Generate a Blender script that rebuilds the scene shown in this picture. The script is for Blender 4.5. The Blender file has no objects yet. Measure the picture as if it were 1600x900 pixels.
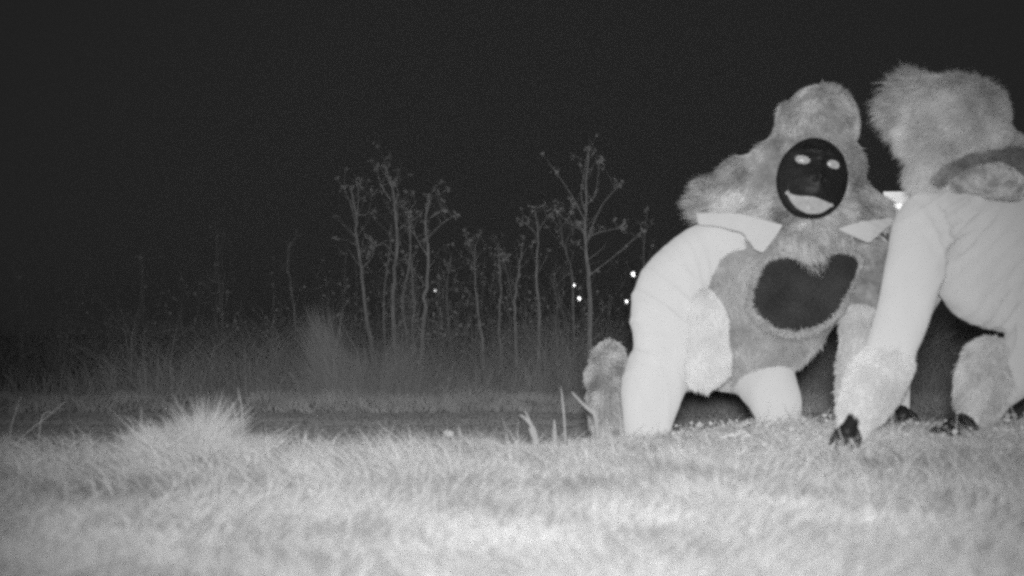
import bpy, math, random
import numpy as np
from mathutils import Vector, Matrix, noise as mnoise

random.seed(7)
rng = np.random.default_rng(7)
scene = bpy.context.scene
col = scene.collection
R = math.radians

# ------------------------------------------------------------------ camera
F = 1716.0                       # focal length in pixels of the 1600 px wide photograph
HORIZON = 520.0
CAM_Z = 0.45
PITCH = math.atan((HORIZON - 450.0) / F)
cam_d = bpy.data.cameras.new('camera')
cam = bpy.data.objects.new('camera', cam_d)
col.objects.link(cam)
cam.location = (0, 0, CAM_Z)
cam.rotation_euler = (R(90) + PITCH, 0, 0)
cam_d.sensor_width = 36.0
cam_d.lens = 36.0 * F / 1600.0
cam_d.clip_start = 0.05
cam_d.clip_end = 600
cam_d.dof.use_dof = True
cam_d.dof.focus_distance = 7.0
cam_d.dof.aperture_fstop = 1.65
scene.camera = cam

# ------------------------------------------------------------------ night sky
w = bpy.data.worlds.new('World')
scene.world = w
w.use_nodes = True
bg = w.node_tree.nodes['Background']
bg.inputs['Color'].default_value = (1, 1, 1, 1)
bg.inputs['Strength'].default_value = 0.0145

# ------------------------------------------------------------------ the camera trap's infrared flash
fl = bpy.data.lights.new('infrared_flash', 'SPOT')
flash = bpy.data.objects.new('infrared_flash', fl)
col.objects.link(flash)
flash.location = (0.0, -0.05, 0.54)
fl.energy = 2160
fl.shadow_soft_size = 0.06
fl.spot_size = R(67)
fl.spot_blend = 1.0
aim = Vector((0.10, 4.2, 0.25)) - flash.location
fl.use_nodes = True                       # broad LED array: soft near the lens, inverse-square beyond
_n = fl.node_tree.nodes; _e = _n['Emission']
_f = _n.new('ShaderNodeLightFalloff'); _f.inputs['Strength'].default_value = 1.0; _f.inputs['Smooth'].default_value = 11.0
fl.node_tree.links.new(_f.outputs['Quadratic'], _e.inputs['Strength'])
flash.rotation_euler = aim.to_track_quat('-Z', 'Y').to_euler()

# ------------------------------------------------------------------ render and exposure
scene.view_settings.view_transform = 'Standard'
scene.view_settings.look = 'None'
scene.view_settings.exposure = 0.0
scene.view_settings.gamma = 1.0
scene.render.engine = 'CYCLES'
scene.cycles.use_denoising = False
scene.cycles.filter_width = 2.7
scene.cycles.max_bounces = 4
scene.cycles.diffuse_bounces = 2
scene.cycles.volume_bounces = 0
scene.cycles.transparent_max_bounces = 4
scene.render.dither_intensity = 2.0
scene.cycles.use_adaptive_sampling = True
scene.cycles.adaptive_threshold = 0.022
scene.cycles.adaptive_min_samples = 12

# ------------------------------------------------------------------ helpers
def P(px, py, d):
    """world point seen at photo pixel (px, py) at distance d along the ground axis"""
    r = (px - 800.0) / F
    u = (450.0 - py) / F
    yy = math.cos(PITCH) - u * math.sin(PITCH)
    zz = math.sin(PITCH) + u * math.cos(PITCH)
    s = d / yy
    return Vector((r * s, d, CAM_Z + zz * s))

def PR(rpx, d):
    return rpx * d / F

def sstep(x, a, b):
    t = np.clip((np.asarray(x, float) - a) / (b - a), 0, 1)
    return t * t * (3 - 2 * t)

_wv = {}
def vnoise(p, freq, seed):
    """cheap smooth vector noise, p (N,3) -> (N,)"""
    k = seed
    if k not in _wv:
        g = np.random.default_rng(seed)
        dirs = g.normal(size=(9, 3)); dirs /= np.linalg.norm(dirs, axis=1)[:, None]
        _wv[k] = (dirs * g.uniform(0.6, 1.7, (9, 1)), g.uniform(0, 6.28, 9))
    dirs, ph = _wv[k]
    return np.sin(p @ (dirs.T * freq) + ph).sum(1) / 3.6

def tag(o, label=None, cat=None, group=None, kind=None):
    if label: o['label'] = label
    if cat: o['category'] = cat
    if group: o['group'] = group
    if kind: o['kind'] = kind
    return o

def empty(name, loc, label=None, cat=None, group=None):
    o = bpy.data.objects.new(name, None)
    o.empty_display_size = 0.1
    col.objects.link(o)
    o.location = loc
    return tag(o, label, cat, group)

def link(name, me, parent=None, mats=()):
    o = bpy.data.objects.new(name, me)
    col.objects.link(o)
    for m in mats:
        me.materials.append(m)
    if parent is not None:
        o.parent = parent
        o.matrix_parent_inverse = Matrix.Translation(-world_loc(parent))
    return o

def world_loc(o):
    v = Vector((0, 0, 0))
    # every parent here is only translated; meshes sit at the origin of their thing's frame
    while o is not None:
        if o.type != 'EMPTY': return v      # parts already carry the thing's offset
        v = v + Vector(o.location)
        o = o.parent
    return v

def mesh_np(name, V, Q=None, T=None, smooth=True, attr=None, mat_q=None, mat_t=None):
    """mesh from numpy verts, quads and tris"""
    me = bpy.data.meshes.new(name)
    V = np.asarray(V, np.float32)
    nq = 0 if Q is None else len(Q)
    nt = 0 if T is None else len(T)
    loops = []
    if nq: loops.append(np.asarray(Q, np.int32).ravel())
    if nt: loops.append(np.asarray(T, np.int32).ravel())
    L = np.concatenate(loops)
    starts = np.concatenate([np.arange(nq) * 4, nq * 4 + np.arange(nt) * 3]).astype(np.int32)
    me.vertices.add(len(V)); me.vertices.foreach_set('co', V.ravel())
    me.loops.add(len(L)); me.loops.foreach_set('vertex_index', L)
    me.polygons.add(nq + nt); me.polygons.foreach_set('loop_start', starts)
    if mat_q is not None or mat_t is not None:
        mi = np.concatenate([np.zeros(nq, np.int32) if mat_q is None else mat_q, np.zeros(nt, np.int32) if mat_t is None else mat_t])
        me.polygons.foreach_set('material_index', mi.astype(np.int32))
    me.update(calc_edges=True)
    me.polygons.foreach_set('use_smooth', np.full(nq + nt, smooth))
    if attr is not None:
        a = me.attributes.new('tone', 'FLOAT', 'POINT')
        a.data.foreach_set('value', np.asarray(attr, np.float32))
    me.validate()
    return me

# ------------------------------------------------------------------ materials (all neutral: the infrared camera sees no colour)
def mat(name, base, rough=0.9, spec=0.15, var=0.0, scale=8.0, tone=0.0, bump=0.0, bscale=60.0, transl=0.0, tex='NOISE', stretch=(1, 1, 1), detail=4):
    m = bpy.data.materials.new(name)
    m.use_nodes = True
    nt = m.node_tree
    N, Lk = nt.nodes, nt.links
    b = N['Principled BSDF']
    b.inputs['Roughness'].default_value = rough
    b.inputs['Specular IOR Level'].default_value = spec
    b.inputs['Diffuse Roughness'].default_value = 0.55 if ('fur' in name or 'fabric' in name) else (0.0 if 'rubber' in name else 1.0)
    geo = N.new('ShaderNodeNewGeometry')
    mp = N.new('ShaderNodeMapping'); mp.inputs['Scale'].default_value = stretch
    Lk.new(geo.outputs['Position'], mp.inputs['Vector'])
    val = None
    if var > 0:
        n = N.new('ShaderNodeTexNoise'); n.inputs['Scale'].default_value = scale; n.inputs['Detail'].default_value = detail
        n.inputs['Roughness'].default_value = 0.65
        Lk.new(mp.outputs[0], n.inputs['Vector'])
        mr = N.new('ShaderNodeMapRange')
        mr.inputs['From Min'].default_value = 0.3; mr.inputs['From Max'].default_value = 0.7
        mr.inputs['To Min'].default_value = 1 - var; mr.inputs['To Max'].default_value = 1 + var
        Lk.new(n.outputs['Fac'], mr.inputs['Value'])
        val = mr.outputs['Result']
    if tone > 0:
        at = N.new('ShaderNodeAttribute'); at.attribute_name = 'tone'
        mr2 = N.new('ShaderNodeMapRange')
        mr2.inputs['To Min'].default_value = 1 - tone; mr2.inputs['To Max'].default_value = 1 + tone
        Lk.new(at.outputs['Fac'], mr2.inputs['Value'])
        if val is None:
            val = mr2.outputs['Result']
        else:
            mu = N.new('ShaderNodeMath'); mu.operation = 'MULTIPLY'
            Lk.new(val, mu.inputs[0]); Lk.new(mr2.outputs['Result'], mu.inputs[1]); val = mu.outputs[0]
    if val is not None:
        mu = N.new('ShaderNodeMath'); mu.operation = 'MULTIPLY'; mu.inputs[1].default_value = base
        Lk.new(val, mu.inputs[0])
        cc = N.new('ShaderNodeCombineColor')
        for i in range(3): Lk.new(mu.outputs[0], cc.inputs[i])
        Lk.new(cc.outputs[0], b.inputs['Base Color'])
        colout = cc.outputs[0]
    else:
        b.inputs['Base Color'].default_value = (base, base, base, 1); colout = None
    if bump > 0:
        n2 = N.new('ShaderNodeTexNoise'); n2.inputs['Scale'].default_value = bscale; n2.inputs['Detail'].default_value = 5
        Lk.new(mp.outputs[0], n2.inputs['Vector'])
        bp = N.new('ShaderNodeBump'); bp.inputs['Strength'].default_value = bump; bp.inputs['Distance'].default_value = 0.01
        Lk.new(n2.outputs['Fac'], bp.inputs['Height']); Lk.new(bp.outputs[0], b.inputs['Normal'])
    if transl > 0:
        out = N['Material Output']
        tr = N.new('ShaderNodeBsdfTranslucent')
        if colout is not None: Lk.new(colout, tr.inputs['Color'])
        else: tr.inputs['Color'].default_value = (base, base, base, 1)
        mx = N.new('ShaderNodeMixShader'); mx.inputs[0].default_value = transl
        Lk.new(b.outputs[0], mx.inputs[1]); Lk.new(tr.outputs[0], mx.inputs[2]); Lk.new(mx.outputs[0], out.inputs['Surface'])
    return m

def emis(name, s):
    m = bpy.data.materials.new(name); m.use_nodes = True
    b = m.node_tree.nodes['Principled BSDF']
    b.inputs['Base Color'].default_value = (0.8, 0.8, 0.8, 1)
    b.inputs['Emission Color'].default_value = (1, 1, 1, 1)
    b.inputs['Emission Strength'].default_value = s
    return m

M = dict(
    soil=mat('soil', 0.21, 1, 0.05, var=0.35, scale=14, bump=0.8, bscale=40),
    road=mat('packed_gravel', 0.52, 1, 0.05, var=0.22, scale=1.6, bump=0.9, bscale=18, stretch=(0.35, 1.6, 1), detail=6),
    gravel=mat('gravel_stone', 0.32, 1, 0.05, tone=0.4),
    grass=mat('grass', 0.33, 0.8, 0.1, tone=0.6, transl=0.25),
    grass_long=mat('long_grass', 0.40, 0.8, 0.1, tone=0.22, transl=0.2),
    straw=mat('dry_grass', 0.30, 0.85, 0.1, tone=0.4, transl=0.2),
    verge=mat('mown_grass', 0.58, 0.9, 0.05, tone=0.3, transl=0.1),
    leaf=mat('clover_leaf', 0.35, 0.8, 0.12, tone=0.35, transl=0.2),
    treeleaf=mat('twig_leaf', 0.46, 0.9, 0.1, tone=0.3, transl=0.2),
    farleaf=mat('dry_leaf', 0.46, 0.9, 0.1, tone=0.3, transl=0.2),
    bark=mat('bark', 0.36, 0.95, 0.05, var=0.35, scale=22, bump=0.6, bscale=50, stretch=(1, 1, 0.25)),
    fabric=mat('light_fabric', 0.39, 0.95, 0.05, var=0.05, scale=6, bump=0.25, bscale=26, stretch=(1, 1, 0.5)),
    collar=mat('collar_fabric', 0.36, 0.95, 0.05, var=0.04, scale=9, bump=0.15, bscale=30),
    fur=mat('fur', 0.245, 0.9, 0.05, tone=0.5, transl=0.1, var=0.42, scale=11, detail=4),
    fur_boot=mat('boot_fur', 0.36, 0.9, 0.05, tone=0.3, transl=0.1, var=0.22, scale=12, detail=4),
    fur_vest=mat('vest_fur', 0.25, 0.9, 0.05, tone=0.3, transl=0.1, var=0.20, scale=9, detail=4),
    fur_head=mat('head_fur', 0.33, 0.9, 0.05, tone=0.3, transl=0.1, var=0.25, scale=11, detail=4),
    fur_white=mat('white_fur', 0.43, 0.9, 0.05, tone=0.15, transl=0.1, var=0.06, scale=10, detail=3),
    fur_light=mat('light_fur', 0.41, 0.9, 0.05, tone=0.25, transl=0.1, var=0.12, scale=10, detail=3),
    fur_mottled=mat('mottled_fur', 0.22, 0.9, 0.05, tone=0.3, transl=0.1, var=0.45, scale=16, detail=3),
    fur_mottled2=mat('matted_fur', 0.34, 0.9, 0.05, tone=0.3, transl=0.1, var=0.5, scale=24, detail=3),
    black=mat('black_rubber', 0.012, 0.52, 0.15, var=0.2, scale=30, bump=0.3, bscale=70),
    blackfur=mat('black_fleece', 0.026, 0.95, 0.03, tone=0.4),
    dark=mat('dark_band', 0.12, 0.95, 0.05, var=0.5, scale=14, tone=0.3),
    eye=mat('eye_white', 0.27, 0.35, 0.5, var=0.15, scale=60),
    teeth=mat('teeth', 0.27, 0.4, 0.4, var=0.12, scale=60),
    metal=mat('grey_metal', 0.12, 0.6, 0.3, var=0.1, scale=20),
    lamp=emis('lamp_glow', 3.5), lamp_dim=emis('dim_lamp_glow', 1.6), lens=emis('floodlight_glow', 1.6), lens2=emis('floodlight_reflector_glow', 0.62),
)

# ------------------------------------------------------------------ solids fused into one surface
def tube_np(pts, rad, seg=12, cap=True):
    """swept tube through pts with radii, rounded ends; returns V, Q, T"""
    pts = [Vector(p) for p in pts]
    ring_c, ring_r, ring_t = [], [], []
    n = len(pts)
    tang = []
    for i in range(n):
        a = pts[max(0, i - 1)]; b = pts[min(n - 1, i + 1)]
        t = (b - a); t = t.normalized() if t.length > 1e-9 else Vector((0, 0, 1)); tang.append(t)
    if cap:
        for k in (80, 55, 28):
            ring_c.append(pts[0] - tang[0] * rad[0] * math.sin(R(k))); ring_r.append(rad[0] * math.cos(R(k))); ring_t.append(tang[0])
    for i in range(n):
        ring_c.append(pts[i]); ring_r.append(rad[i]); ring_t.append(tang[i])
    if cap:
        for k in (28, 55, 80):
            ring_c.append(pts[-1] + tang[-1] * rad[-1] * math.sin(R(k))); ring_r.append(rad[-1] * math.cos(R(k))); ring_t.append(tang[-1])
    V, Q, T = [], [], []
    ref = Vector((0, 0, 1)) if abs(ring_t[0].z) < 0.9 else Vector((1, 0, 0))
    u = ring_t[0].cross(ref).normalized()
    for c, r, t in zip(ring_c, ring_r, ring_t):
        u = (u - t * u.dot(t)); u = u.normalized() if u.length > 1e-6 else t.orthogonal().normalized()
        v = t.cross(u)
        for k in range(seg):
            a = 2 * math.pi * k / seg
            V.append(tuple(c + (u * math.cos(a) + v * math.sin(a)) * r))
    m = len(ring_c)
    for i in range(m - 1):
        for k in range(seg):
            a = i * seg + k; b = i * seg + (k + 1) % seg
            Q.append((a, b, b + seg, a + seg))
    ia = len(V); V.append(tuple(ring_c[0])); V.append(tuple(ring_c[-1]))
    for k in range(seg):
        T.append((ia, (k + 1) % seg, k)); T.append((ia + 1, (m - 1) * seg + k, (m - 1) * seg + (k + 1) % seg))
    return V, Q, T

def ball_np(c, r, rot=None, seg=20, rings=12):
    V, Q, T = [], [], []
    c = Vector(c); r = Vector(r) if hasattr(r, '__len__') else Vector((r, r, r))
    for i in range(1, rings):
        th = math.pi * i / rings
        for k in range(seg):
            a = 2 * math.pi * k / seg
            p = Vector((math.sin(th) * math.cos(a) * r.x, math.sin(th) * math.sin(a) * r.y, math.cos(th) * r.z))
            if rot is not None: p = rot @ p
            V.append(tuple(c + p))
    for i in range(rings - 2):
        for k in range(seg):
            a = i * seg + k; b = i * seg + (k + 1) % seg
            Q.append((a, a + seg, b + seg, b))
    t = Vector((0, 0, r.z)); t = rot @ t if rot is not None else t
    ia = len(V); V.append(tuple(c + t)); V.append(tuple(c - t))
    for k in range(seg):
        T.append((ia, k, (k + 1) % seg)); T.append((ia + 1, (rings - 2) * seg + (k + 1) % seg, (rings - 2) * seg + k))
    return V, Q, T

class Solid:
    def __init__(s): s.V, s.Q, s.T = [], [], []
    def add(s, vqt):
        o = len(s.V); V, Q, T = vqt
        s.V += list(V); s.Q += [tuple(i + o for i in q) for q in Q]; s.T += [tuple(i + o for i in t) for t in T]
        return s
    def chain(s, nodes, grow=0.0, world=False):
        """nodes: (px, py, d, rpx); capsules blended along the chain"""
        pts = [P(n[0], n[1], n[2]) for n in nodes]; rad = [PR(n[3], n[2]) + grow for n in nodes]
        # resample so that thickness changes smoothly
        pp, rr = [pts[0]], [rad[0]]
        for i in range(len(pts) - 1):
            for k in range(1, 5):
                t = k / 4
                pp.append(catmull(pts, i, t)); rr.append(rad[i] + (rad[i + 1] - rad[i]) * (t * t * (3 - 2 * t)))
        return s.add(tube_np(pp, rr, 20))
    def ball(s, px, py, d, rx, ry, rd=None, grow=0.0, roll=0.0):
        r = Vector((PR(rx, d) + grow, PR(rd if rd else (rx + ry) / 2, d) + grow, PR(ry, d) + grow))
        return s.add(ball_np(P(px, py, d), r, Matrix.Rotation(R(roll), 3, 'Y')))
    def fuse(s, name, voxel=0.011, smooth=10, factor=0.5):
        me = mesh_np(name + '_raw', s.V, s.Q, s.T)
        o = bpy.data.objects.new(name + '_raw', me); col.objects.link(o)
        m = o.modifiers.new('r', 'REMESH'); m.mode = 'VOXEL'; m.voxel_size = voxel
        m2 = o.modifiers.new('s', 'SMOOTH'); m2.factor = factor; m2.iterations = smooth
        dg = bpy.context.evaluated_depsgraph_get()
        out = bpy.data.meshes.new_from_object(o.evaluated_get(dg))
        bpy.data.objects.remove(o); bpy.data.meshes.remove(me)
        out.name = name
        out.polygons.foreach_set('use_smooth', np.ones(len(out.polygons), bool))
        return out
    def plain(s, name, smooth=True):
        return mesh_np(name, s.V, s.Q, s.T, smooth)

def catmull(p, i, t):
    p0 = p[max(0, i - 1)]; p1 = p[i]; p2 = p[i + 1]; p3 = p[min(len(p) - 1, i + 2)]
    return 0.5 * ((2 * p1) + (p2 - p0) * t + (2 * p0 - 5 * p1 + 4 * p2 - p3) * t * t + (3 * p1 - p0 - 3 * p2 + p3) * t ** 3)

def get_vn(me):
    n = len(me.vertices)
    V = np.empty(n * 3, np.float32); me.vertices.foreach_get('co', V)
    Nn = np.empty(n * 3, np.float32); me.vertices.foreach_get('normal', Nn)
    return V.reshape(-1, 3).astype(float), Nn.reshape(-1, 3).astype(float)

def set_v(me, V):
    me.vertices.foreach_set('co', V.astype(np.float32).ravel()); me.update()

def fold(V, origin, axis, normal_axis, freq, seed):
    """ridged folds that run along axis: 0..1"""
    rel = V - np.array(origin)
    a = rel @ np.array(normal_axis)
    wob = 0.6 * vnoise(V, 9, seed) + 0.25 * vnoise(V, 21, seed + 1)
    return 1 - np.abs(np.sin(a * freq + wob * 1.6))

def sample_surface(me, n, weight=None):
    me.calc_loop_triangles()
    nt = len(me.loop_triangles)
    tv = np.empty(nt * 3, np.int32); me.loop_triangles.foreach_get('vertices', tv); tv = tv.reshape(-1, 3)
    V, Nn = get_vn(me)
    a, b, c = V[tv[:, 0]], V[tv[:, 1]], V[tv[:, 2]]
    ar = np.linalg.norm(np.cross(b - a, c - a), axis=1)
    idx = rng.choice(nt, n, p=ar / ar.sum())
    u = rng.random(n); v = rng.random(n); k = u + v > 1; u[k] = 1 - u[k]; v[k] = 1 - v[k]
    w_ = 1 - u - v
    t = tv[idx]
    p = V[t[:, 0]] * w_[:, None] + V[t[:, 1]] * u[:, None] + V[t[:, 2]] * v[:, None]
    q = Nn[t[:, 0]] * w_[:, None] + Nn[t[:, 1]] * u[:, None] + Nn[t[:, 2]] * v[:, None]
    q /= np.linalg.norm(q, axis=1)[:, None] + 1e-9
    return p, q

def unit(a):
    return a / (np.linalg.norm(a, axis=-1, keepdims=True) + 1e-9)

def blades(root, d0, d1, length, width, tone):
    """two-segment tapering blades, tip turned towards d1"""
    n = len(root)
    L = length[:, None]
    mid = root + d0 * L * 0.5
    tip = mid + unit(d0 + d1) * L * 0.5
    side = unit(np.cross(d0, rng.normal(size=(n, 3)))) * width[:, None]
    V = np.stack([root - side * 0.5, root + side * 0.5, mid - side * 0.4, mid + side * 0.4, tip], 1).reshape(-1, 3)
    base = (np.arange(n) * 5)[:, None]
    Q = base + np.array([[0, 1, 3, 2]]); T = base + np.array([[2, 3, 4]])
    return V, Q, T, np.repeat(tone, 5)

def furred(name, me, n, length, flow, parent, mats, spread=0.35, width=0.0035, lift=0.45, keep=None, clump=0.5, label=None):
    """one part: the pelt's own surface plus its strands. flow(p, n) gives the lie of the fur"""
    p, q = sample_surface(me, n)
    if keep is not None:
        k = keep(p, q); p, q = p[k], q[k]
    n = len(p)
    fl_ = flow(p, q) if callable(flow) else np.tile(np.array(flow, float), (n, 1))
    fl_ = fl_ - (fl_ * q).sum(1)[:, None] * q * 0.75
    cl = np.stack([vnoise(p, 55, s) for s in (11, 12, 13)], 1) * clump
    cl2 = np.stack([vnoise(p, 19, s) for s in (14, 15, 16)], 1) * clump * 0.7
    d0 = unit(q * lift + unit(fl_) + cl + cl2 + rng.normal(size=(n, 3)) * spread)
    inn = (d0 * q).sum(1); d0 = unit(d0 + q * np.clip(0.12 - inn, 0, None)[:, None] * 1.3)
    d1 = unit(fl_ + np.array([0, 0, -0.25]) + rng.normal(size=(n, 3)) * spread * 0.8)
    ln = length(p) if callable(length) else np.full(n, length)
    ln = ln * rng.uniform(0.55, 1.25, n) * (1 + 0.25 * vnoise(p, 30, 21))
    tn = np.clip(0.5 + 0.26 * vnoise(p, 48, 31) + 0.22 * vnoise(p, 22, 33) + 0.2 * rng.normal(size=n), 0, 1)
    V, Q, T, at = blades(p - q * 0.003, d0, d1, ln, width * rng.uniform(0.6, 1.3, n), tn)
    # the pelt's surface itself
    sv, _ = get_vn(me)
    ns = len(sv)
    sq, st = [], []
    for f in me.polygons:
        vs = tuple(f.vertices)
        (sq if len(vs) == 4 else st).append(vs)
    V = np.concatenate([sv, V]); Q = Q + ns; T = T + ns
    at = np.concatenate([np.full(ns, 0.25), at])
    Q = np.concatenate([np.array(sq, int).reshape(-1, 4), Q])
    if st: T = np.concatenate([np.array(st, int).reshape(-1, 3), T])
    out = mesh_np(name, V, Q, T, True, at)
    bpy.data.meshes.remove(me)
    o = link(name, out, parent, mats)
    if label: o['label'] = label
    return o

# ================================================================== THE GROUND
def crest(x):
    return 4.02 + 0.16 * sstep(x, 0.0, 0.6) + 0.10 * sstep(x, 0.7, 1.2)

def ground_z(x, y):
    x = np.asarray(x, float); y = np.asarray(y, float)
    top = 0.0 + 0.062 * sstep(x, -0.1, 0.5) * sstep(y, 2.2, 3.7) + 0.02 * sstep(x, 1.5, 2.2)
    p = np.stack([x, y, np.zeros_like(x)], -1).reshape(-1, 3)
    bump = (0.012 * vnoise(p, 3.1, 41) + 0.006 * vnoise(p, 8.0, 42)).reshape(x.shape)
    mound = 0.030 * np.exp(-(((x - 1.0) / 0.13) ** 2 + ((y - 4.03) / 0.10) ** 2)) 
    c = crest(x)
    drop = 0.45 * sstep(y, c - 0.05, c + 2.1) + 0.05 * sstep(y, c, c + 0.5)
    rut = 0.035 * np.exp(-((y - 9.6) / 0.35) ** 2) + 0.035 * np.exp(-((y - 11.6) / 0.35) ** 2)
    verge = 0.10 * sstep(y, 12.9, 13.9)
    far = 0.03 * vnoise(p, 0.5, 43).reshape(x.shape) * sstep(y, 13, 18)
    return top + bump * (1 - 0.6 * sstep(y, 6, 7)) - drop * (1 + top / 0.45) + mound - rut * sstep(y, 7, 8) + verge + far

def sheet(name, xs, ys, m, dz=0.0, label=None):
    X, Y = np.meshgrid(xs, ys)
    Z = ground_z(X, Y) + dz
    nx, ny = len(xs), len(ys)
    V = np.stack([X, Y, Z], -1).reshape(-1, 3)
    i = np.arange(ny - 1)[:, None] * nx + np.arange(nx - 1)[None, :]
    Q = np.stack([i, i + 1, i + 1 + nx, i + nx], -1).reshape(-1, 4)
    o = link(name, mesh_np(name, V, Q), None, [m])
    tag(o, label, None, None, 'structure')
    return o

gx = np.unique(np.concatenate([np.linspace(-275, -12, 12), np.linspace(-12, -3.2, 45), np.linspace(-3.2, 3.2, 200), np.linspace(3.2, 12, 45), np.linspace(12, 275, 12)]))
gy = np.unique(np.concatenate([np.linspace(-30, 0.2, 12), np.linspace(0.2, 7, 180), np.linspace(7, 25, 80), np.linspace(25, 340, 25)]))
sheet('ground', gx, gy, M['soil'], 0.0, 'bare dark soil under the grass bank and far field')
sheet('dirt_road', np.linspace(-60, 60, 240), np.linspace(6.1, 13.0, 60), M['road'], 0.006, 'smooth grey gravel road running across behind the grass bank')

# loose gravel on the road
def pebbles(n, xr, yr, size, name, m):
    x = rng.uniform(*xr, n); y = rng.uniform(*yr, n)
    z = ground_z(x, y) + 0.006
    s = size * rng.uniform(0.4, 1.5, n) ** 1.3
    base = np.array([[1, 0, 0], [0, 1, 0], [-1, 0, 0], [0, -1, 0], [0, 0, 1]], float)
    a = rng.uniform(0, 6.28, n)
    off = np.empty((n, 5, 3))
    off[:, :, 0] = base[None, :, 0] * np.cos(a)[:, None] - base[None, :, 1] * np.sin(a)[:, None]
    off[:, :, 1] = base[None, :, 0] * np.sin(a)[:, None] + base[None, :, 1] * np.cos(a)[:, None]
    off[:, :, 2] = base[None, :, 2] * 0.9
    V = (np.stack([x, y, z], -1)[:, None, :] + off * s[:, None, None] * rng.uniform(0.7, 1.3, (n, 5, 1))).reshape(-1, 3)
    b = (np.arange(n) * 5)[:, None, None]
    T = (b + np.array([[0, 1, 4], [1, 2, 4], [2, 3, 4], [3, 0, 4]])[None]).reshape(-1, 3)
    o = link(name, mesh_np(name, V, None, T, False, np.repeat(rng.random(n), 5)), None, [m])
    tag(o, 'loose pale gravel scattered over the road surface', 'gravel', None, 'stuff')
pebbles(60000, (-7, 9), (7.6, 13.0), 0.013, 'road_gravel', M['gravel'])

# ------------------------------------------------------------------ the grass of the near bank
def grass_field(name, n, area, len_rng, width, m, label, upright=0.6, cat='grass', density=None, seed=0, lenmul=None, tone_c=0.5):
    x = rng.uniform(area[0], area[1], n); y = rng.uniform(area[2], area[3], n)
    p = np.stack([x, y, np.zeros(n)], -1)
    if density is not None:
        k = rng.random(n) < density(x, y, p); x, y, p = x[k], y[k], p[k]; n = len(x)
    z = ground_z(x, y)
    root = np.stack([x, y, z], -1)
    g = 2.2 * vnoise(p, 2.3, 51 + seed) + 1.4 * vnoise(p, 7.0, 52 + seed) + 0.8 * vnoise(p, 24.0, 53 + seed)
    lean = np.stack([np.cos(g * 1.5), np.sin(g * 1.5) * 0.8 - 0.1, np.zeros(n)], -1)
    up = upright * rng.uniform(0.3, 1.5, n) * (1 + 0.35 * vnoise(p, 5.0, 54 + seed))
    rnd = rng.normal(size=(n, 3)) * np.array([0.33, 0.33, 0.18])
    d0 = unit(np.array([[0, 0, 1.0]]) * (0.35 + np.abs(up))[:, None] + lean * 0.6 + rnd)
    d1 = unit(lean * 0.9 + rnd * 1.2 + np.array([[0, 0, 0.05]]))
    ln = rng.uniform(len_rng[0], len_rng[1], n) * (1 + 0.28 * vnoise(p, 4.0, 55 + seed) + 0.28 * vnoise(p, 15.0, 59 + seed))
    if lenmul is not None: ln *= lenmul(x, y)
    tn = np.clip(tone_c + 0.19 * vnoise(p, 9.0, 56) + 0.2 * vnoise(p, 26.0, 58) + 0.07 * vnoise(p, 2.0, 57) + 0.16 * rng.normal(size=n), 0, 1)
    ln = np.maximum(ln, len_rng[0] * 0.4)
    V, Q, T, at = blades(root, d0, d1, ln, width * rng.uniform(0.5, 1.5, n), tn)
    o = link(name, mesh_np(name, V, Q, T, True, at), None, [m])
    tag(o, label, cat, None, 'stuff')
    return o

def near_den(x, y, p):
    c = crest(x)
    d = 0.35 + 0.65 * (np.abs(x) < 0.52 * y + 0.4)
    return d * (y < c + 0.45) * (0.75 + 0.35 * vnoise(p, 9.0, 61))
crestcut = lambda x, y: 1.0 - 0.48 * sstep(y, crest(x) - 0.25, crest(x) + 0.1)
grass_field('bank_grass', 400000, (-3.2, 3.2, 1.15, 4.8), (0.03, 0.088), 0.0029, M['grass'],
            'short pale matted grass covering the near bank', 0.5, density=near_den, lenmul=crestcut)
grass_field('long_bank_grass', 30000, (-3.3, 3.3, 1.15, 4.5), (0.06, 0.15), 0.0028, M['grass_long'],
            'longer loose grass blades lying over the near bank', 0.55, density=near_den, seed=20, lenmul=crestcut, tone_c=0.65)

grass_field('trodden_grass', 12000, (0.25, 2.1, 3.55, 4.12), (0.04, 0.085), 0.0030, M['grass'],
            'upright grass standing along the crest in front of the knees', 0.9, seed=30, tone_c=0.6)
# small-leaved clover along the right-hand crest
def clover(name, n, area, label, dens, size=0.0080, h=(0.03, 0.070), m=None):
    x = rng.uniform(area[0], area[1], n); y = rng.uniform(area[2], area[3], n)
    p = np.stack([x, y, np.zeros(n)], -1)
    k = rng.random(n) < dens(x, y, p); x, y, p = x[k], y[k], p[k]; n = len(x)
    c = np.stack([x, y, ground_z(x, y) + rng.uniform(h[0], h[1], n)], -1)
    nn = unit(np.stack([rng.normal(size=n) * 0.7, -0.3 + rng.normal(size=n) * 0.7, np.ones(n) * 0.7], -1))
    u = unit(np.cross(nn, rng.normal(size=(n, 3)))); v = np.cross(nn, u)
    s = size * rng.uniform(0.6, 1.5, n)
    ang = np.arange(5) / 5 * 2 * math.pi
    V = c[:, None, :] + (u[:, None, :] * np.cos(ang)[None, :, None] + v[:, None, :] * np.sin(ang)[None, :, None] * 0.75) * s[:, None, None]
    V = V.reshape(-1, 3)
    b = (np.arange(n) * 5)[:, None, None]
    T = (b + np.array([[0, 1, 2], [0, 2, 3], [0, 3, 4]])[None]).reshape(-1, 3)
    o = link(name, mesh_np(name, V, None, T, False, np.repeat(rng.random(n), 5)), None, [m or M['leaf']])
    tag(o, label, 'clover', None, 'stuff')
def right_patch(x, y, p):
    return (sstep(x, 0.45, 0.9) * sstep(y, 3.2, 3.9) * (0.6 + 0.5 * vnoise(p, 8, 71))) * (y < crest(x) + 0.12)
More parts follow.
